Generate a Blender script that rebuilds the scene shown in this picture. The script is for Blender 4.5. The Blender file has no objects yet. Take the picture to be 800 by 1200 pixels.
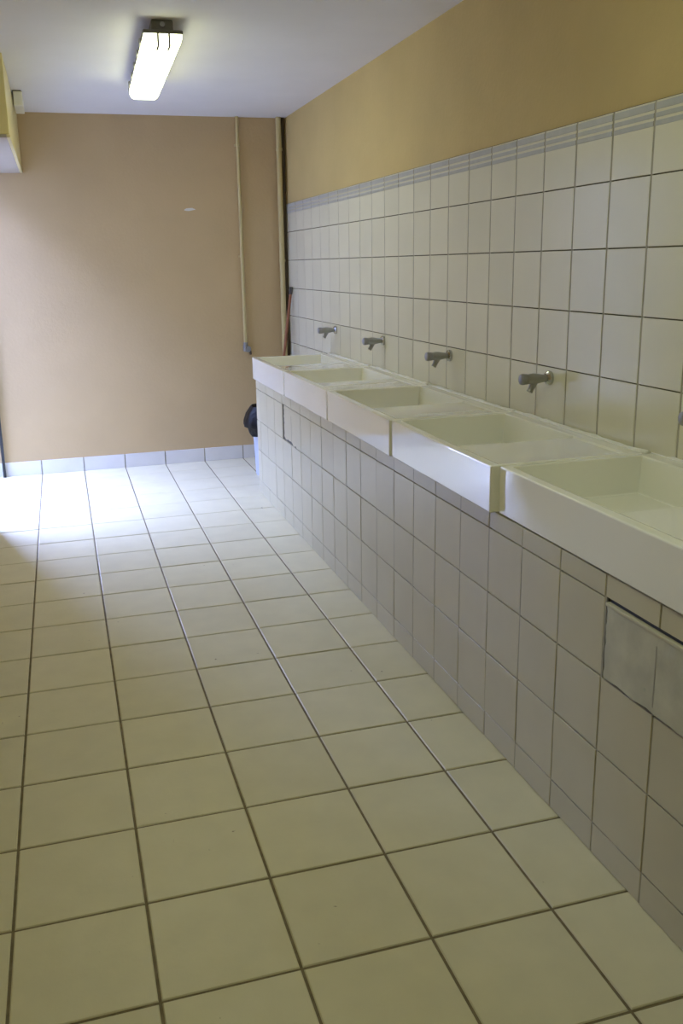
import bpy, bmesh, math, random
from mathutils import Vector, Matrix
random.seed(7)
S = 0.30                      # one floor tile = 0.30 m; all coordinates below are in floor tiles
scn = bpy.context.scene
col = scn.collection

# ------------------------------------------------------------------ camera
def setup_camera():
    yaw, pitch, roll, f = 0.277318471, 0.241428177, -0.0207184574, 1040.30566
    cx, cy, cz = 0.742543354, -6.18198611, 4.87438106
    fw = Vector((math.sin(yaw) * math.cos(pitch), math.cos(yaw) * math.cos(pitch), -math.sin(pitch)))
    r = Vector((math.cos(yaw), -math.sin(yaw), 0))
    u = r.cross(fw)
    c, s = math.cos(roll), math.sin(roll)
    r2, u2 = c * r + s * u, -s * r + c * u
    cam = bpy.data.cameras.new('camera')
    cam.sensor_width = 36
    cam.lens = f / 1200 * 36
    cam.shift_x = 24.287 / 1200
    cam.shift_y = -35.190 / 1200
    cam.clip_start = 0.02
    o = bpy.data.objects.new('camera', cam)
    M = Matrix((r2, u2, -fw)).transposed().to_4x4()
    M.translation = Vector((cx, cy, cz)) * S
    o.matrix_world = M
    col.objects.link(o)
    scn.camera = o
setup_camera()

# ------------------------------------------------------------------ world, daylight, exposure
SKY_STRENGTH = 64.0
LAMP_STRENGTH = 9.4
FILL_LAMP_STRENGTH = 12.0
w = bpy.data.worlds.new('sky')
scn.world = w
w.use_nodes = True
bg = w.node_tree.nodes['Background']
bg.inputs[0].default_value = (0.37, 0.475, 1.0, 1)
bg.inputs[1].default_value = SKY_STRENGTH
scn.view_settings.view_transform = 'Standard'
scn.view_settings.look = 'None'
scn.view_settings.gamma = 1
scn.view_settings.use_curve_mapping = False
scn.view_settings.exposure = 0.0
scn.cycles.use_denoising = True
scn.cycles.max_bounces = 14
scn.cycles.diffuse_bounces = 8
scn.cycles.sample_clamp_indirect = 8.0

# a sampling portal in the doorway (gives off no light of its own)
pd = bpy.data.lights.new('door_portal', 'AREA')
pd.shape = 'RECTANGLE'
pd.size = 4.6 * S
pd.size_y = 7.0 * S
pd.cycles.is_portal = True
po = bpy.data.objects.new('door_portal', pd)
po.location = (-1.25 * S, 13.8 * S, 3.5 * S)
po.rotation_euler = (math.radians(90), 0, math.radians(-90))
col.objects.link(po)

# ------------------------------------------------------------------ helpers
class MB:
    """collects boxes, lathes, tubes and loose faces, in tile units"""
    def __init__(self):
        self.v, self.f, self.m = [], [], []
    def add(self, verts, faces, mi=0):
        b = len(self.v)
        self.v += [tuple(p) for p in verts]
        for f in faces:
            self.f.append([b + i for i in f]); self.m.append(mi)
    def box(self, a, b, mi=0):
        x0, y0, z0 = a; x1, y1, z1 = b
        self.add([(x0, y0, z0), (x1, y0, z0), (x1, y1, z0), (x0, y1, z0), (x0, y0, z1), (x1, y0, z1), (x1, y1, z1), (x0, y1, z1)],
                 [(0, 3, 2, 1), (4, 5, 6, 7), (0, 1, 5, 4), (1, 2, 6, 5), (2, 3, 7, 6), (3, 0, 4, 7)], mi)
    def lathe(self, prof, origin=(0, 0, 0), axis=(0, 0, 1), n=20, mi=0, wob=None):
        """prof: (radius, height) pairs; closed where radius is 0"""
        ax = Vector(axis).normalized()
        p = Vector((1, 0, 0)) if abs(ax.x) < 0.9 else Vector((0, 1, 0))
        e1 = ax.cross(p).normalized(); e2 = ax.cross(e1)
        o = Vector(origin)
        rings, verts, faces = [], [], []
        for (r, h) in prof:
            if r <= 1e-6:
                rings.append([len(verts)]); verts.append(o + ax * h)
            else:
                ring = []
                for k in range(n):
                    a = 2 * math.pi * k / n
                    rr = r * (wob(a, h) if wob else 1)
                    ring.append(len(verts)); verts.append(o + ax * h + (e1 * math.cos(a) + e2 * math.sin(a)) * rr)
                rings.append(ring)
        for A, B in zip(rings, rings[1:]):
            for k in range(n):
                k2 = (k + 1) % n
                if len(A) == 1 and len(B) == 1: continue
                if len(A) == 1: faces.append((A[0], B[k2], B[k]))
                elif len(B) == 1: faces.append((A[k], A[k2], B[0]))
                else: faces.append((A[k], A[k2], B[k2], B[k]))
        self.add(verts, faces, mi)
    def tube(self, pts, r, n=14, mi=0):
        pts = [Vector(p) for p in pts]
        rs = r if isinstance(r, (list, tuple)) else [r] * len(pts)
        verts, faces = [], []
        t0 = (pts[1] - pts[0]).normalized()
        ref = Vector((0, 0, 1)) if abs(t0.z) < 0.8 else Vector((0, 1, 0))
        for i, p in enumerate(pts):
            t = (pts[min(i + 1, len(pts) - 1)] - pts[max(i - 1, 0)]).normalized()
            e1 = t.cross(ref).normalized(); e2 = t.cross(e1)
            for k in range(n):
                a = 2 * math.pi * k / n
                verts.append(p + (e1 * math.cos(a) + e2 * math.sin(a)) * rs[i])
        for i in range(len(pts) - 1):
            for k in range(n):
                k2 = (k + 1) % n
                faces.append((i * n + k, i * n + k2, (i + 1) * n + k2, (i + 1) * n + k))
        faces.append(list(range(n))[::-1]); faces.append([(len(pts) - 1) * n + k for k in range(n)])
        self.add(verts, faces, mi)
    def mesh(self, name, mats, smooth=False, fix=True):
        me = bpy.data.meshes.new(name)
        me.from_pydata([(x * S, y * S, z * S) for x, y, z in self.v], [], self.f)
        for m in (mats if isinstance(mats, (list, tuple)) else [mats]): me.materials.append(m)
        me.polygons.foreach_set('material_index', self.m)
        if fix:
            bm = bmesh.new(); bm.from_mesh(me)
            bmesh.ops.recalc_face_normals(bm, faces=bm.faces)
            bm.to_mesh(me); bm.free()
        if smooth: me.polygons.foreach_set('use_smooth', [True] * len(me.polygons))
        me.update()
        return me

def link(name, me, parent=None, loc=(0, 0, 0), rot=(0, 0, 0)):
    o = bpy.data.objects.new(name, me)
    o.location = Vector(loc) * S
    o.rotation_euler = rot
    if parent: o.parent = parent
    col.objects.link(o)
    return o
def part(name, mb, mats, parent=None, smooth=False, bevel=0, seg=2, loc=(0, 0, 0), angle=30):
    o = link(name, mb.mesh(name, mats, smooth), parent, loc)
    if bevel:
        b = o.modifiers.new('bevel', 'BEVEL'); b.width = bevel * S; b.segments = seg
        b.limit_method = 'ANGLE'; b.angle_limit = math.radians(angle)
        if smooth: b.harden_normals = True
    return o
def smooth_angle(o, deg=40):
    o.data.polygons.foreach_set('use_smooth', [True] * len(o.data.polygons))
    o.data.set_sharp_from_angle(angle=math.radians(deg))
    return o
def thing(name, label, cat, loc=(0, 0, 0), rotz=0, group=None):
    o = link(name, None, None, loc, (0, 0, rotz))
    o.empty_display_size = 0.1
    return tag(o, label, cat, group)
def tag(o, label, cat, group=None):
    o['label'] = label; o['category'] = cat
    if group: o['group'] = group
    return o
def structure(o):
    o['kind'] = 'structure'; return o
def copy_tree(o, parent=None):
    c = o.copy(); col.objects.link(c)
    if parent: c.parent = parent
    for ch in list(o.children): copy_tree(ch, c)
    return c

# ------------------------------------------------------------------ materials
def mat(name, color, rough=0.5, metal=0.0, noise=0.0, nscale=8.0, bump=0.0, bscale=40.0, rand=0.0, coat=0.0, spec=0.5,
        specks=None, emit=None, trans=0.0, alpha=1.0):
    m = bpy.data.materials.new(name); m.use_nodes = True
    nt = m.node_tree; N = nt.nodes; L = nt.links
    b = N['Principled BSDF']
    b.inputs['Base Color'].default_value = (*color, 1)
    b.inputs['Roughness'].default_value = rough
    b.inputs['Metallic'].default_value = metal
    b.inputs['Coat Weight'].default_value = coat
    b.inputs['Coat Roughness'].default_value = 0.05
    b.inputs['Specular IOR Level'].default_value = spec
    if trans: b.inputs['Transmission Weight'].default_value = trans
    geo = N.new('ShaderNodeNewGeometry')
    last = None
    if noise or rand or specks:
        mix = N.new('ShaderNodeHueSaturation'); mix.inputs['Color'].default_value = (*color, 1)
        add = N.new('ShaderNodeMath'); add.operation = 'ADD'; add.inputs[0].default_value = 1; add.inputs[1].default_value = 0
        src = add
        if noise:
            nz = N.new('ShaderNodeTexNoise'); nz.inputs['Scale'].default_value = nscale; nz.inputs['Detail'].default_value = 5
            L.new(geo.outputs['Position'], nz.inputs['Vector'])
            mr = N.new('ShaderNodeMapRange'); mr.inputs[1].default_value = 0.3; mr.inputs[2].default_value = 0.7
            mr.inputs[3].default_value = 1 - noise; mr.inputs[4].default_value = 1 + noise
            L.new(nz.outputs['Fac'], mr.inputs[0]); L.new(mr.outputs[0], add.inputs[0])
        if rand:
            oi = N.new('ShaderNodeObjectInfo')
            mr2 = N.new('ShaderNodeMapRange'); mr2.inputs[3].default_value = -rand; mr2.inputs[4].default_value = rand
            L.new(oi.outputs['Random'], mr2.inputs[0]); L.new(mr2.outputs[0], add.inputs[1])
        L.new(add.outputs[0], mix.inputs['Value'])
        out = mix.outputs['Color']
        if specks:
            sc, thr, scol = specks
            vz = N.new('ShaderNodeTexNoise'); vz.inputs['Scale'].default_value = sc; vz.inputs['Detail'].default_value = 2
            L.new(geo.outputs['Position'], vz.inputs['Vector'])
            r = N.new('ShaderNodeMapRange'); r.inputs[1].default_value = thr; r.inputs[2].default_value = thr + 0.04
            L.new(vz.outputs['Fac'], r.inputs[0])
            mx = N.new('ShaderNodeMix'); mx.data_type = 'RGBA'
            L.new(r.outputs[0], mx.inputs['Factor']); L.new(out, mx.inputs['A']); mx.inputs['B'].default_value = (*scol, 1)
            out = mx.outputs['Result']
        L.new(out, b.inputs['Base Color'])
    if bump:
        nb = N.new('ShaderNodeTexNoise'); nb.inputs['Scale'].default_value = bscale; nb.inputs['Detail'].default_value = 4
        L.new(geo.outputs['Position'], nb.inputs['Vector'])
        bp = N.new('ShaderNodeBump'); bp.inputs['Strength'].default_value = bump; bp.inputs['Distance'].default_value = 0.01
        L.new(nb.outputs['Fac'], bp.inputs['Height']); L.new(bp.outputs[0], b.inputs['Normal'])
    if emit:
        b.inputs['Emission Color'].default_value = (*emit[0], 1); b.inputs['Emission Strength'].default_value = emit[1]
    return m

M_floor = mat('floor_tile_glaze', (0.66, 0.62, 0.43), 0.42, noise=0.035, nscale=9, rand=0.025, bump=0.04, bscale=60, specks=(30, 0.755, (0.25, 0.2, 0.13)), spec=0.4)
M_fgrout = mat('floor_grout', (0.19, 0.155, 0.09), 0.9, noise=0.25, nscale=30)
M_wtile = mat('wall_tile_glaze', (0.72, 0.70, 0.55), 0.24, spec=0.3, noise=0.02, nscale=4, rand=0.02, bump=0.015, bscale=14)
M_stripe = mat('grey_tile_stripe', (0.42, 0.43, 0.41), 0.3, noise=0.06, nscale=20)
M_wgrout = mat('wall_grout_dark', (0.10, 0.09, 0.06), 0.9, noise=0.2, nscale=30)
M_vgrout = mat('wall_grout_grey', (0.37, 0.35, 0.27), 0.9, noise=0.15, nscale=20)
M_pgrout = mat('panel_grout', (0.24, 0.20, 0.13), 0.9, noise=0.3, nscale=25)
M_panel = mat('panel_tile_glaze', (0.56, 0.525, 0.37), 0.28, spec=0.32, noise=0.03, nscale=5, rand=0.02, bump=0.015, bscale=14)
M_hatch = mat('smeared_hatch_tile', (0.50, 0.49, 0.36), 0.5, noise=0.17, nscale=11, bump=0.2, bscale=30, specks=(16, 0.68, (0.40, 0.42, 0.31)))
M_skirt = mat('skirting_glaze', (0.72, 0.71, 0.68), 0.3, noise=0.03, rand=0.03)
M_paint_far = mat('peach_paint', (0.54, 0.405, 0.225), 0.75, noise=0.035, nscale=3, bump=0.12, bscale=55, spec=0.25)
M_paint_right = mat('ochre_paint', (0.58, 0.45, 0.20), 0.75, noise=0.05, nscale=3, bump=0.12, bscale=55, spec=0.25)
M_ceil = mat('ceiling_white', (0.74, 0.73, 0.72), 0.85, noise=0.02, nscale=3, bump=0.05, bscale=60, spec=0.2)
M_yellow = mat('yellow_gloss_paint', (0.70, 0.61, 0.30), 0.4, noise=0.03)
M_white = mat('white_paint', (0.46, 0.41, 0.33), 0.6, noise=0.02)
M_black = mat('black_rubber_and_gap_shade', (0.02, 0.022, 0.025), 0.45)
M_ceramic = mat('cream_fireclay', (0.88, 0.88, 0.80), 0.07, noise=0.01, nscale=5, spec=0.75, coat=0.4, bump=0.01, bscale=9)
M_caulk = mat('white_caulk', (0.86, 0.86, 0.82), 0.6, noise=0.04, nscale=40, bump=0.4, bscale=50)
M_chrome = mat('worn_chrome', (0.55, 0.56, 0.58), 0.18, metal=1.0)
M_dkchrome = mat('dull_chrome', (0.38, 0.39, 0.38), 0.32, metal=1.0)
M_button = mat('dark_push_button', (0.34, 0.34, 0.34), 0.4, metal=0.8)
M_lampbody = mat('lamp_plastic_and_gap_shade', (0.14, 0.135, 0.12), 0.5)
M_clip = mat('steel_clip', (0.5, 0.5, 0.48), 0.35, metal=1.0)
M_glow = mat('lit_diffuser', (0.9, 0.9, 0.85), 0.35, emit=((0.97, 1.0, 0.62), LAMP_STRENGTH))
M_glow_fill = mat('fill_lamp_diffuser', (0.9, 0.9, 0.85), 0.35, emit=((0.90, 1.0, 0.74), FILL_LAMP_STRENGTH))
M_pipe = mat('cream_pipe_paint', (0.56, 0.47, 0.23), 0.4, noise=0.04, nscale=12)
M_dkpipe = mat('dark_brown_pipe', (0.085, 0.06, 0.035), 0.6)
M_valve = mat('grey_valve_metal', (0.30, 0.30, 0.31), 0.35, metal=0.8)
M_wood = mat('red_brown_wood', (0.30, 0.12, 0.06), 0.5, noise=0.15, nscale=25)
M_cap = mat('grey_cap', (0.06, 0.055, 0.05), 0.5)
M_bag = mat('black_bin_liner', (0.006, 0.006, 0.007), 0.42, spec=0.25, bump=0.5, bscale=35)
M_bin = mat('pale_blue_plastic', (0.52, 0.58, 0.72), 0.4)
M_plastic = mat('ivory_plastic', (0.72, 0.70, 0.60), 0.4)
M_ext = mat('exterior_paving', (0.14, 0.135, 0.13), 0.9, noise=0.12, nscale=2)
M_render = mat('exterior_render', (0.10, 0.095, 0.085), 0.9, noise=0.1, nscale=1)

# ------------------------------------------------------------------ room numbers (tile units)
XL, XR, YF, YB, H = -0.87, 6.335, 16.10, -9.0, 8.30
XC, YC0, YC1 = 4.658, -4.36, 12.52           # counter front, near end, far end
DOOR0, DOORZ = 11.45, 7.0

def tile_mesh(name, w, h, mats, t=0.03, ch=0.0035, face='-X', bands=None):
    """a flat tile with chamfered front edge, centred on its front face; w runs along the wall, h up it"""
    mb = MB()
    def put(a, b, d):               # a along, b up, d out of the wall
        if face == '-X': return (-d, a, b)
        if face == '-Y': return (a, -d, b)
        return (a, b, d)
    W, Hh = w / 2, h / 2
    back = [put(-W, -Hh, -t), put(W, -Hh, -t), put(W, Hh, -t), put(-W, Hh, -t)]
    mid = [put(-W, -Hh, -ch), put(W, -Hh, -ch), put(W, Hh, -ch), put(-W, Hh, -ch)]
    iw, ih = W - ch, Hh - ch
    fr = [put(-iw, -ih, 0), put(iw, -ih, 0), put(iw, ih, 0), put(-iw, ih, 0)]
    mb.add(back + mid + fr, [(0, 1, 2, 3)] + [(i, (i + 1) % 4, 4 + (i + 1) % 4, 4 + i) for i in range(4)]
           + [(4 + i, 4 + (i + 1) % 4, 8 + (i + 1) % 4, 8 + i) for i in range(4)]
           + ([(8, 9, 10, 11)] if not bands else []))
    if bands:
        zs = [-ih]; ms = []
        for (z0, z1) in bands:
            zs += [z0, z1]; ms += [0, 1]
        zs.append(ih); ms.append(0)
        for k in range(len(ms)):
            d = 0.004 if ms[k] else 0
            q = [put(-iw, zs[k], 0), put(iw, zs[k], 0), put(iw, zs[k] + 0.004 * ms[k], d), put(-iw, zs[k] + 0.004 * ms[k], d),
                 put(iw, zs[k + 1] - 0.004 * ms[k], d), put(-iw, zs[k + 1] - 0.004 * ms[k], d), put(iw, zs[k + 1], 0), put(-iw, zs[k + 1], 0)]
            if ms[k]: mb.add(q, [(0, 1, 2, 3), (3, 2, 4, 5), (5, 4, 6, 7)], 1)
            else: mb.add([q[0], q[1], q[6], q[7]], [(0, 1, 2, 3)], 0)
    return mb.mesh(name, mats)
_tm = {}
def tile(parent, w, h, mats, loc, face, name='tile', tilt=0.0015, bands=None, **k):
    key = (round(w, 3), round(h, 3), id(mats) if not isinstance(mats, list) else 'L', face, bool(bands), tuple(sorted(k.items())))
    if key not in _tm: _tm[key] = tile_mesh(name, w, h, mats, face=face, bands=bands, **k)
    r = random.gauss
    rot = (0, 0, 0)
    if tilt:
        rot = (0, r(0, tilt), r(0, tilt)) if face == '-X' else ((r(0, tilt), 0, r(0, tilt)) if face == '-Y' else (r(0, tilt), r(0, tilt), 0))
    return link(name, _tm[key], parent, loc, rot)

# ------------------------------------------------------------------ floor
def build_floor():
    mb = MB(); mb.box((XL, YB, -0.6), (XR + 0.5, YF + 0.5, -0.012)); mb.box((-2.0, DOOR0, -0.6), (XL, YF, -0.012))
    fl = structure(part('floor', mb, M_fgrout))
    P, g = 1.012, 0.023
    for c in range(-2, 7):
        x0, x1 = max(c, -2), min(c + 1, XR)
        for r in range(-9, 16):
            y0, y1 = max(r * P, YB), min((r + 1) * P, YF)
            if r == 15: y1 = YF
            if c >= 5 and y1 < YC1: continue
            if c < 0:
                if y1 <= DOOR0 + 0.3:
                    if c == -2: continue
                    x0 = XL
                elif c == -2: y0 = max(y0, DOOR0 + 0.02)
                else: x0 = c
            tile(fl, x1 - x0 - g, y1 - y0 - g, M_floor, ((x0 + x1) / 2, (y0 + y1) / 2, random.gauss(0, 0.0012)), '+Z', t=0.05, ch=0.008, tilt=0.0008)
build_floor()

# ------------------------------------------------------------------ walls, ceiling
def build_walls():
    mb = MB(); mb.box((XL - 1.2, YB, H), (XR + 0.6, YF + 0.5, H + 0.5))
    structure(part('ceiling', mb, M_ceil))
    mb = MB(); mb.box((XL - 1.2, YF, -0.6), (XR + 0.6, YF + 0.5, H))
    wf = structure(part('wall_far', mb, M_paint_far))
    cb = MB(); n = 14
    ol = [(3.95 + 0.13 * (1 + 0.25 * math.sin(5 * k)) * math.cos(2 * math.pi * k / n), 6.20 + 0.035 * (1 + 0.3 * math.cos(7 * k)) * math.sin(2 * math.pi * k / n)) for k in range(n)]
    cb.add([(x, YF + 0.01, z) for x, z in ol] + [(x, YF - 0.004, z) for x, z in ol],
           [list(range(n)), list(range(n, 2 * n))[::-1]] + [(k, (k + 1) % n, n + (k + 1) % n, n + k) for k in range(n)])
    part('plaster_patch', cb, M_skirt, wf)
    # left wall with the door opening next to the far wall
    mb = MB()
    mb.box((XL - 0.3, YB, -0.6), (XL, DOOR0, H)); mb.box((XL - 0.3, DOOR0, DOORZ + 0.15), (XL, YF, H))
    structure(part('wall_left', mb, M_paint_far))
    mb = MB(); mb.box((XL - 1.2, YB - 0.5, -0.6), (XR + 0.6, YB, H))
    structure(part('wall_back', mb, M_paint_far))
    # right wall: painted above, tiled below
    mb = MB(); mb.box((XR + 0.025, YB, -0.6), (XR + 0.6, YF, H))
    wr = structure(part('wall_right', mb, M_paint_right))
    top, ph, pw, y0 = 6.315, 0.676, 0.677, 0.92
    gb = MB(); gb.box((XR + 0.012, YB, 0), (XR + 0.03, YF, top))
    part('grout_bed', gb, M_wgrout, wr)
    vg = MB()
    k0 = math.floor((YB - y0) / pw)
    ks = range(k0, math.ceil((YF - y0) / pw))
    for k in ks:
        y = y0 + k * pw
        if y > YB and y < YF: vg.box((XR + 0.003, y - 0.018, 0 if y > YC1 else 2.2), (XR + 0.02, y + 0.018, top - 0.005))
    o = part('vertical_grout', vg, M_vgrout, wr); o['kind'] = 'stuff'
    bands = [(0.338 - 0.235, 0.338 - 0.185), (0.338 - 0.160, 0.338 - 0.115), (0.338 - 0.090, 0.338 - 0.022)]
    MM = [M_wtile, M_stripe]
    for j in range(10):
        z1 = top - j * ph; z0 = z1 - ph
        if z1 < 0.1: break
        z0 = max(z0, 0)
        for k in ks:
            a, b = max(y0 + k * pw, YB), min(y0 + (k + 1) * pw, YF)
            if b - a < 0.06: continue
            if z1 < 2.5 and a < YC1: continue
            tile(wr, b - a - 0.025, z1 - z0 - 0.013, MM if j == 0 else M_wtile, (XR + random.gauss(0, 0.0008), (a + b) / 2, (z0 + z1) / 2), '-X',
                 bands=bands if j == 0 else None)
    # skirting along the far wall, out past the door rail
    mb = MB(); mb.box((XL - 0.3, YF - 0.015, -0.01), (XR, YF, 0.325))
    bb = structure(part('baseboard_far', mb, M_vgrout))
    for c in range(-2, 7):
        a, b = max(c, XL - 0.3), min(c + 1, XR)
        tile(bb, b - a - 0.03, 0.335, M_skirt, ((a + b) / 2, YF - 0.035, 0.17), '-Y', t=0.03)
build_walls()

# ------------------------------------------------------------------ doorway, outside
def build_outside():
    mb = MB(); mb.box((-30, -10, -0.7), (XL, 40, -0.02))
    structure(part('pavement_outside', mb, M_ext))
    mb = MB(); mb.box((-15, -10, -0.02), (-14, 40, 16.0))
    structure(part('wall_opposite', mb, M_render))
    mb = MB(); mb.box((-14, 9.2, -0.02), (XL - 0.3, 9.8, 14.0))  # added unseen wall, keeps side sky light off the far wall
    structure(part('wall_sky_baffle', mb, M_render))
    d = structure(link('door_1', None, None, (XL, YF, 0)))
    mb = MB(); mb.box((-0.03, -0.12, 0), (0.035, -0.04, DOORZ))
    part('guide_rail', mb, M_black, d)
    mb = MB(); mb.box((-0.03, DOOR0 - YF, 0), (0.03, DOOR0 - YF + 0.08, DOORZ))
    part('guide_rail', mb, M_black, d)
    # boxed-in bulkhead over the door
    x1, ya, zb = 0.195, 10.25, 7.0
    t = thing('boxed_bulkhead', 'yellow painted boxed-in bulkhead with white underside, under the ceiling at top left', 'bulkhead', ((XL + x1) / 2, (ya + YF) / 2, zb))
    ox, oy, oz = (XL + x1) / 2, (ya + YF) / 2, zb
    mb = MB(); mb.box((XL + 0.004 - ox, ya - oy, 0.05), (x1 - ox, YF - 0.004 - oy, H - 0.004 - oz))
    part('casing', mb, M_yellow, t, bevel=0.012)
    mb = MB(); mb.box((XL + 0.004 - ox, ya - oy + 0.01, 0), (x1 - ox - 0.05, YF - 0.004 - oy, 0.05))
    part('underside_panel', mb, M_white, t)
    mb = MB(); mb.box((x1 - ox - 0.05, ya - oy, 0.0), (x1 - ox + 0.01, YF - oy, 0.05))
    part('edge_bead', mb, M_yellow, t, bevel=0.01)
build_outside()

# ------------------------------------------------------------------ tiled counter
def build_counter():
    t = thing('tiled_counter', 'long tiled masonry counter carrying the row of white sinks along right wall', 'counter', ((XC + XR) / 2, (YC0 + YC1) / 2, 0))
    ox, oy = (XC + XR) / 2, (YC0 + YC1) / 2
    mb = MB(); mb.box((XC + 0.03 - ox, YC0 - oy, 0), (XR - 0.07 - ox, YC1 - 0.03 - oy, 2.47))
    part('masonry_core', mb, M_pgrout, t)
    rows = [(0, 0.285), (0.285, 0.958), (0.958, 1.613), (1.613, 2.290), (2.290, 2.485)]
    pw, y0 = 0.667, 0.16
    hatches = {15: 1, 14: 1, -1: 1, -2: 1, -3: 1}
    hatches = {14, 13, -2, -3}
    vg = MB()
    for k in range(math.floor((YC0 - y0) / pw), math.ceil((YC1 - y0) / pw)):
        a, b = max(y0 + k * pw, YC0), min(y0 + (k + 1) * pw, YC1)
        if b - a < 0.04: continue
        vg.box((XC + 0.004 - ox, a - 0.012 - oy, 0.01), (XC + 0.04 - ox, a + 0.012 - oy, 1.60 if k in hatches else 2.48))
        for r, (z0, z1) in enumerate(rows):
            if r == 3 and k in hatches: continue
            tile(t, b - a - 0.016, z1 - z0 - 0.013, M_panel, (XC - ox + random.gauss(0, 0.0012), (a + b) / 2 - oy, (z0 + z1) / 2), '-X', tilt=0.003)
    o = part('vertical_grout', vg, M_vgrout, t); o['kind'] = 'stuff'
    # far end face
    for (z0, z1) in rows:
        for a in range(3):
            x0, x1 = XC + a * 0.667, min(XC + (a + 1) * 0.667, XR)
            if x1 - x0 > 0.1:
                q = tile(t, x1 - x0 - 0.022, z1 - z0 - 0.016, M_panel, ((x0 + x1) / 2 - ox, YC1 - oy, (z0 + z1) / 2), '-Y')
                q.rotation_euler = (0, 0, math.pi)
    # two access hatches: tiles that sit proud in a ragged opening
    for kk, lab in (((13, 14), 'dirty white access hatch with dark ragged joint near the far end'), ((-3, -2), 'smeared grey-green access hatch at the right edge')):
        ya, yb = y0 + kk[0] * pw, y0 + (kk[1] + 1) * pw
        near = kk[0] < 0
        gap, dx, zb = (0.05, 0.012, 1.632) if near else (0.12, -0.004, 1.66)
        db = MB(); db.box((XC + 0.02 - ox, ya + 0.008 - oy, 1.60), (XC + 0.036 - ox, yb - 0.008 - oy, 2.29)); part('hatch_gap_shade', db, M_black, t)  # black plate, paints the darkness inside the gap round the hatch
        mb = MB()
        n = 14
        def edge(q): return (0.5 if near else 1.2) * (0.012 * math.sin(q * 9.1) + 0.010 * math.sin(q * 23.7))
        # slab outline: ragged at far side and below
        pts = [(ya + 0.01, 2.235)]
        for i in range(n + 1):
            u = i / n; pts.append((ya + 0.01 + (yb - gap - ya - 0.01) * u, zb + edge(u * 3 + kk[0]) - (0 if near or u > .45 else 0.04)))
        for i in range(1, n + 1):
            u = i / n; pts.append((yb - gap + edge(u * 2 + 5), zb + (2.235 - zb) * u))
        m = len(pts)
        fr = [(XC - dx - ox, p[0] - oy, p[1]) for p in pts]; bk = [(XC + 0.03 - ox, p[0] - oy, p[1]) for p in pts]
        mb.add(fr + bk, [list(range(m)), list(range(m, 2 * m))[::-1]] + [(i, (i + 1) % m, m + (i + 1) % m, m + i) for i in range(m)])
        o = part('access_hatch', mb, M_hatch if kk[0] < 0 else M_panel, t)
        o['label'] = lab
        fb = MB(); fb.box((XC - dx - (0.006 if near else 0) - ox, ya + 0.012 - oy, 2.235), (XC + 0.03 - ox, yb - (0.03 if near else gap) - oy, 2.262 if near else 2.283))
        part('hatch_lip', fb, M_panel, t, bevel=0.006)
        jb = MB(); jb.box((XC - dx - 0.0015 - ox, (ya + yb) / 2 - 0.006 - oy, 1.68), (XC - dx + 0.002 - ox, (ya + yb) / 2 + 0.006 - oy, 2.16))
        part('hatch_joint', jb, M_vgrout, t)
    return t
build_counter()

# ------------------------------------------------------------------ sinks
SX, SY, SZ, SBASE = 1.70, 2.76, 0.465, 2.492
def build_sink():
    t = thing('trough_sink', '', 'sink', (0, 0, 0), 0, 'row of white ceramic sinks')
    mb = MB()
    zt, zl, zf = SZ, SZ - 0.010, 0.095
    ix0, ix1, iy0, iy1, yl = 0.105, 1.52, 0.07, 2.69, 1.04
    V = [(0, 0, 0), (SX, 0, 0), (SX, SY, 0), (0, SY, 0),                              # 0-3 outer bottom
         (0, 0, zt), (SX, 0, zt), (SX, SY, zt), (0, SY, zt),                          # 4-7 outer top
         (ix0, iy0, zt), (ix1, iy0, zt), (ix1, yl, zt), (ix1, iy1, zt), (ix0, iy1, zt), (ix0, yl, zt),   # 8-13 opening
         (ix0 + 0.03, iy0 + 0.04, zl), (ix1 - 0.03, iy0 + 0.04, zl), (ix1 - 0.03, yl, zl - 0.004), (ix0 + 0.03, yl, zl - 0.004),  # 14-17 ledge
         (ix0 + 0.06, yl + 0.05, zf), (ix1 - 0.05, yl + 0.05, zf), (ix1 - 0.05, iy1 - 0.04, zf), (ix0 + 0.06, iy1 - 0.04, zf)]  # 18-21 basin floor
    F = [(0, 3, 2, 1), (0, 1, 5, 4), (1, 2, 6, 5), (2, 3, 7, 6), (3, 0, 4, 7),
         (4, 5, 9, 8), (5, 6, 11, 10, 9), (6, 7, 12, 11), (7, 4, 8, 13, 12),
         (8, 9, 15, 14), (9, 10, 16, 15), (13, 8, 14, 17), (14, 15, 16, 17),
         (17, 16, 19, 18), (16, 10, 11, 20, 19), (11, 12, 21, 20), (12, 13, 17, 18, 21), (18, 19, 20, 21)]
    mb.add(V, F)
    part('basin', mb, M_ceramic, t, smooth=True, bevel=0.032, seg=4, angle=20)
    d = MB(); d.lathe([(0, 0.012), (0.05, 0.012), (0.055, 0.02), (0.095, 0.016), (0.1, 0.0)], (1.1, 1.30, zf), n=20)
    part('drain', d, M_dkchrome, t, smooth=True)
    c = MB()
    pts = [(SX + 0.005, -0.01 + SY * 1.005 * i / 24, zt - 0.015 + random.gauss(0, 0.004)) for i in range(25)]
    c.tube(pts, [0.042 + random.gauss(0, 0.004) for _ in pts], n=8)
    part('caulk_bead', c, M_caulk, t, smooth=True)
    return t
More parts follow.
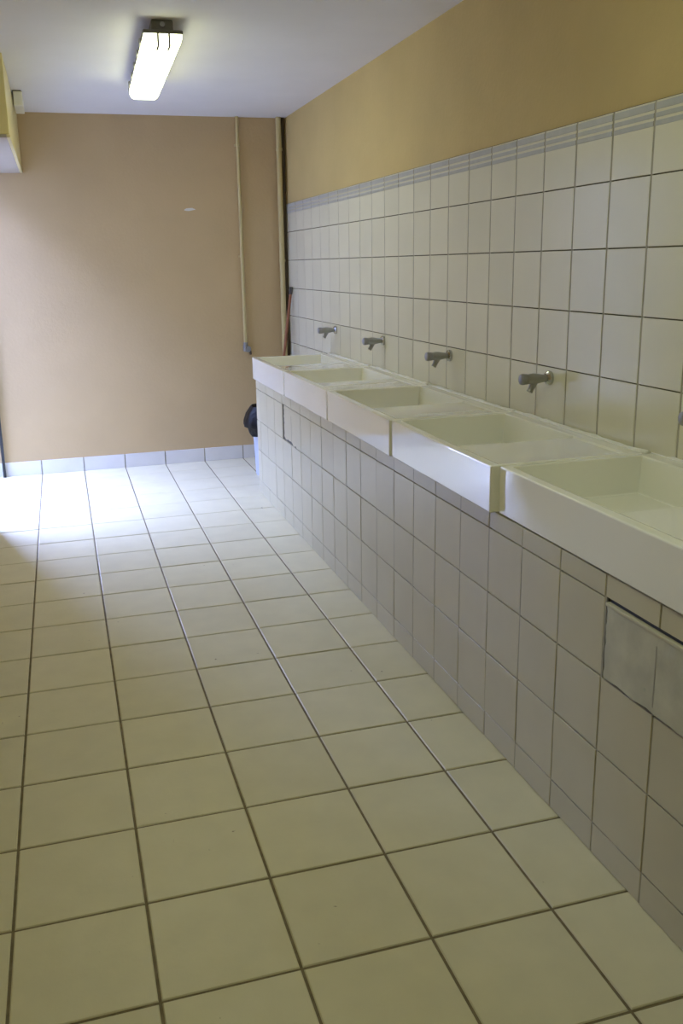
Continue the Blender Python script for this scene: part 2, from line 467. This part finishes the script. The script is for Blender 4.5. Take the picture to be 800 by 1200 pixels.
def sinks():
    s0 = build_sink()
    spec = [  # far y, near y, front x at far end, front x at near end, label
        (12.52, 9.775, 4.600, 4.602, 'white trough sink at the far end of the row, with an exposed far side'),
        (9.765, 6.945, 4.614, 4.600, 'white trough sink second from the far end, above the cracked far hatch'),
        (6.935, 4.105, 4.606, 4.574, 'white trough sink in the middle of the row of five'),
        (4.085, 1.325, 4.600, 4.572, 'white trough sink second nearest the camera, daylight mirrored on its front'),
        (1.305, -1.46, 4.655, 4.640, 'white trough sink nearest the camera, above the smeared grey-green hatch')]
    for i, (yf, yn, xf, xn, lab) in enumerate(spec):
        o = s0 if i == 0 else copy_tree(s0)
        L = yf - yn
        o.location = Vector((xn, yn, SBASE)) * S
        o.rotation_euler = (0, 0, -(xf - xn) / L)
        o.scale = (1, L / SY, 1)
        o['label'] = lab
sinks()

# ------------------------------------------------------------------ taps
def build_tap():
    t = thing('wall_tap', '', 'tap', (0, 0, 0), 0, 'chrome taps on the tiled wall')
    ax = (-1, 0, 0)
    b = MB(); b.lathe([(0, 0), (0.085, 0), (0.088, 0.012), (0.082, 0.04), (0.055, 0.06), (0.05, 0.062)], (0, 0, 0), ax, 20)
    smooth_angle(part('wall_flange', b, M_chrome, t))
    b = MB(); b.lathe([(0.046, 0.05), (0.046, 0.09), (0.052, 0.13), (0.064, 0.19), (0.068, 0.24), (0.060, 0.29), (0.054, 0.31), (0, 0.31)], (0, 0, 0), ax, 20)
    smooth_angle(part('tap_body', b, M_dkchrome, t))
    b = MB(); b.lathe([(0.058, 0.305), (0.064, 0.315), (0.064, 0.345), (0.068, 0.35), (0.068, 0.375), (0.060, 0.395), (0.035, 0.408), (0, 0.412)], (0, 0, 0), ax, 20)
    smooth_angle(part('push_button', b, M_button, t))
    b = MB(); b.tube([(-0.215, 0, -0.03), (-0.232, 0, -0.075), (-0.258, 0, -0.125), (-0.275, 0, -0.155)], [0.05, 0.042, 0.036, 0.038], 14)
    smooth_angle(part('spout', b, M_dkchrome, t))
    return t
def taps():
    t0 = build_tap()
    labs = ['chrome push tap farthest from the camera, over the end sink', 'chrome push tap second from the far end of the wall',
            'chrome push tap in the middle of the row of five', 'chrome push tap nearest the camera that is wholly in view',
            'chrome tap cut off by the right edge of the photo']
    for i, y in enumerate((12.02, 9.10, 6.19, 3.30, 0.38)):
        o = t0 if i == 0 else copy_tree(t0)
        o.location = Vector((XR, y, 3.50 - 0.006 * i)) * S
        o['label'] = labs[i]
taps()

# ------------------------------------------------------------------ ceiling lamp
def build_lamp(ya, yb, label, glow):
    Lh = (yb - ya) / 2
    t = thing('ceiling_lamp', label, 'lamp', (2.56, (ya + yb) / 2, H), -math.atan(0.13 / (yb - ya)))
    mb = MB(); mb.box((-0.155, -Lh + 0.05, -0.15), (0.155, Lh - 0.05, 0.0))
    part('housing', mb, M_lampbody, t, bevel=0.02)
    mb = MB(); mb.box((-0.285, -Lh - 0.01, -0.205), (0.285, Lh + 0.01, -0.145))
    part('tray', mb, M_lampbody, t, bevel=0.02)
    # diffuser: shallow rounded trough
    mb = MB()
    prof = [(-0.27, -0.20), (-0.268, -0.26), (-0.245, -0.32), (-0.19, -0.355), (0.19, -0.355), (0.245, -0.32), (0.268, -0.26), (0.27, -0.20)]
    rings = [(-Lh, 0.985, 0.25), (-Lh + 0.02, 1.0, 0.75), (-Lh + 0.07, 1.0, 1.0), (Lh - 0.12, 1.0, 1.0), (Lh - 0.05, 0.96, 0.8), (Lh, 0.88, 0.3)]
    verts, faces = [], []
    n = len(prof)
    for (y, sx, sz) in rings:
        verts += [(x * sx, y, -0.20 + (z + 0.20) * sz) for x, z in prof]
    for i in range(len(rings) - 1):
        for k in range(n - 1):
            faces.append((i * n + k, i * n + k + 1, (i + 1) * n + k + 1, (i + 1) * n + k))
    faces += [list(range(n)), list(range((len(rings) - 1) * n, len(rings) * n))[::-1]]
    mb.add(verts, faces)
    part('diffuser', mb, glow, t, smooth=True)
    for x in (-0.075, 0.085):
        mb = MB(); mb.box((x - 0.016, -Lh - 0.006, -0.365), (x + 0.016, -Lh + 0.28, -0.2))
        part('tube_holder', mb, M_valve, t, bevel=0.005)
    for sgn in (-1, 1):
        for y in (-1.6, -0.85, 0.0, 0.85, 1.6):
            mb = MB(); mb.box((sgn * 0.285 - 0.022, y - 0.06, -0.235), (sgn * 0.285 + 0.022, y + 0.06, -0.14))
            part('clip', mb, M_clip, t, bevel=0.008)
    mb = MB(); mb.lathe([(0, 0.0), (0.035, 0.0), (0.035, 0.03), (0, 0.03)], (0, -Lh + 0.05, -0.07), (0, -1, 0), 12)
    part('cable_gland', mb, M_valve, t)
build_lamp(7.70, 12.15, 'lit fluorescent batten lamp with glowing diffuser on grey housing, under the ceiling', M_glow)
build_lamp(-3.40, 1.05, 'added fill lamp, out of view above the near end of the room', M_glow_fill)  # added unseen fill lamp, brightens the near floor and sinks

# ------------------------------------------------------------------ pipes in the corner
def build_pipes():
    yw = YF - 0.075
    t = thing('thin_water_pipe', 'thin cream painted pipe running down the peach wall to a grey stop valve', 'pipe', (5.17, yw, 2.95))
    mb = MB(); mb.tube([(0, 0, 0), (0, 0, H - 2.95)], 0.042, 14); smooth_angle(part('pipe_run', mb, M_pipe, t))
    for z in (7.66 - 2.95, 5.08 - 2.95):
        mb = MB(); mb.lathe([(0.043, -0.03), (0.056, -0.03), (0.056, 0.03), (0.043, 0.03)], (0, 0, z), (0, 0, 1), 14)
        mb.box((-0.075, 0.0, z - 0.025), (-0.03, 0.075, z + 0.025))
        part('clamp', mb, M_pipe, t)
    mb = MB(); mb.lathe([(0, -0.2), (0.05, -0.2), (0.07, -0.17), (0.07, -0.06), (0.055, -0.03), (0.055, 0.03), (0, 0.03)], (0, 0, 0), (0, 0, 1), 14)
    mb.tube([(0, 0, -0.12), (0.03, -0.1, -0.13)], 0.03, 10)
    mb.lathe([(0, 0), (0.075, 0), (0.08, 0.03), (0, 0.035)], (0.03, -0.1, -0.13), (0.2, -1, -0.1), 12)
    smooth_angle(part('stop_valve', mb, M_valve, t))
    mb = MB(); mb.tube([(0.04, 0, -0.14), (0.12, 0.02, -0.2), (0.13, 0.04, -0.28)], 0.028, 10)
    part('outlet_stub', mb, M_dkpipe, t)
    t = thing('thick_water_pipe', 'thick cream painted pipe standing in the corner by the tiled wall', 'pipe', (6.17, YF - 0.13, 0))
    mb = MB(); mb.tube([(0, 0, 0), (0, 0, H)], 0.066, 16); smooth_angle(part('pipe_run', mb, M_pipe, t))
    for z in (7.57, 4.96):
        mb = MB(); mb.lathe([(0.067, -0.03), (0.08, -0.03), (0.08, 0.03), (0.067, 0.03)], (0, 0, z), (0, 0, 1), 16)
        mb.box((-0.04, 0.05, z - 0.03), (0.04, 0.129, z + 0.03))
        part('clamp', mb, M_pipe, t)
    o = MB(); o.tube([(6.294, YF - 0.05, 0), (6.294, YF - 0.05, H)], 0.039, 12)
    tag(smooth_angle(part('waste_pipe', o, M_dkpipe)), 'dark brown narrow pipe squeezed into the corner behind the thick cream pipe', 'pipe')
build_pipes()

# ------------------------------------------------------------------ small things
def build_small():
    # broom handle leaning in the corner behind the far sink
    a, b = Vector((5.62, 15.35, 0.03)), Vector((6.285, 15.62, 4.26))
    t = thing('broom_handle', 'red-brown wooden broom handle leaning in the corner behind the far sink', 'broom', a)
    mb = MB(); mb.tube([(0, 0, 0), (b - a)], 0.037, 12); smooth_angle(part('handle', mb, M_wood, t))
    mb = MB(); d = (b - a).normalized(); mb.tube([(b - a) - d * 0.12, (b - a) + d * 0.06], 0.046, 12); part('end_cap', mb, M_cap, t)
    # waste bin behind the end of the counter
    t = thing('waste_bin', 'pale blue plastic bin with black liner folded over, behind the counter end', 'bin', (5.32, 14.1, 0))
    mb = MB(); mb.lathe([(0, 0), (0.38, 0), (0.39, 0.03), (0.45, 1.5), (0.465, 1.52), (0.465, 1.56), (0.43, 1.56), (0.37, 0.06), (0, 0.05)], n=28)
    smooth_angle(part('bin_body', mb, M_bin, t))
    mb = MB()
    mb.lathe([(0.36, 1.15), (0.43, 1.58), (0.46, 1.66), (0.51, 1.60), (0.58, 1.46), (0.63, 1.30), (0.64, 1.20), (0.56, 1.16), (0.53, 1.05), (0.48, 0.96), (0.46, 1.0)], n=56,
             wob=lambda a, h: 1 + (0.05 * math.sin(a * 7 + 1) + 0.035 * math.sin(a * 13 + h * 9)) * (1.0 if h < 1.6 else 0.4))
    smooth_angle(part('bin_liner', mb, M_bag, t), 80)
    # small plastic box hanging from the ceiling beside the bulkhead
    t = thing('junction_box', 'small ivory plastic box under the ceiling beside the yellow bulkhead', 'box', (0.31, 13.75, H))
    mb = MB(); mb.box((-0.085, -0.27, -0.285), (0.085, 0.75, -0.02)); part('cover', mb, M_plastic, t, bevel=0.015)
    mb = MB(); mb.box((-0.095, -0.24, -0.03), (0.07, 0.76, 0)); part('shadow_gap_strip', mb, M_lampbody, t)  # dark strip in place of the shadow gap between box and ceiling
build_small()
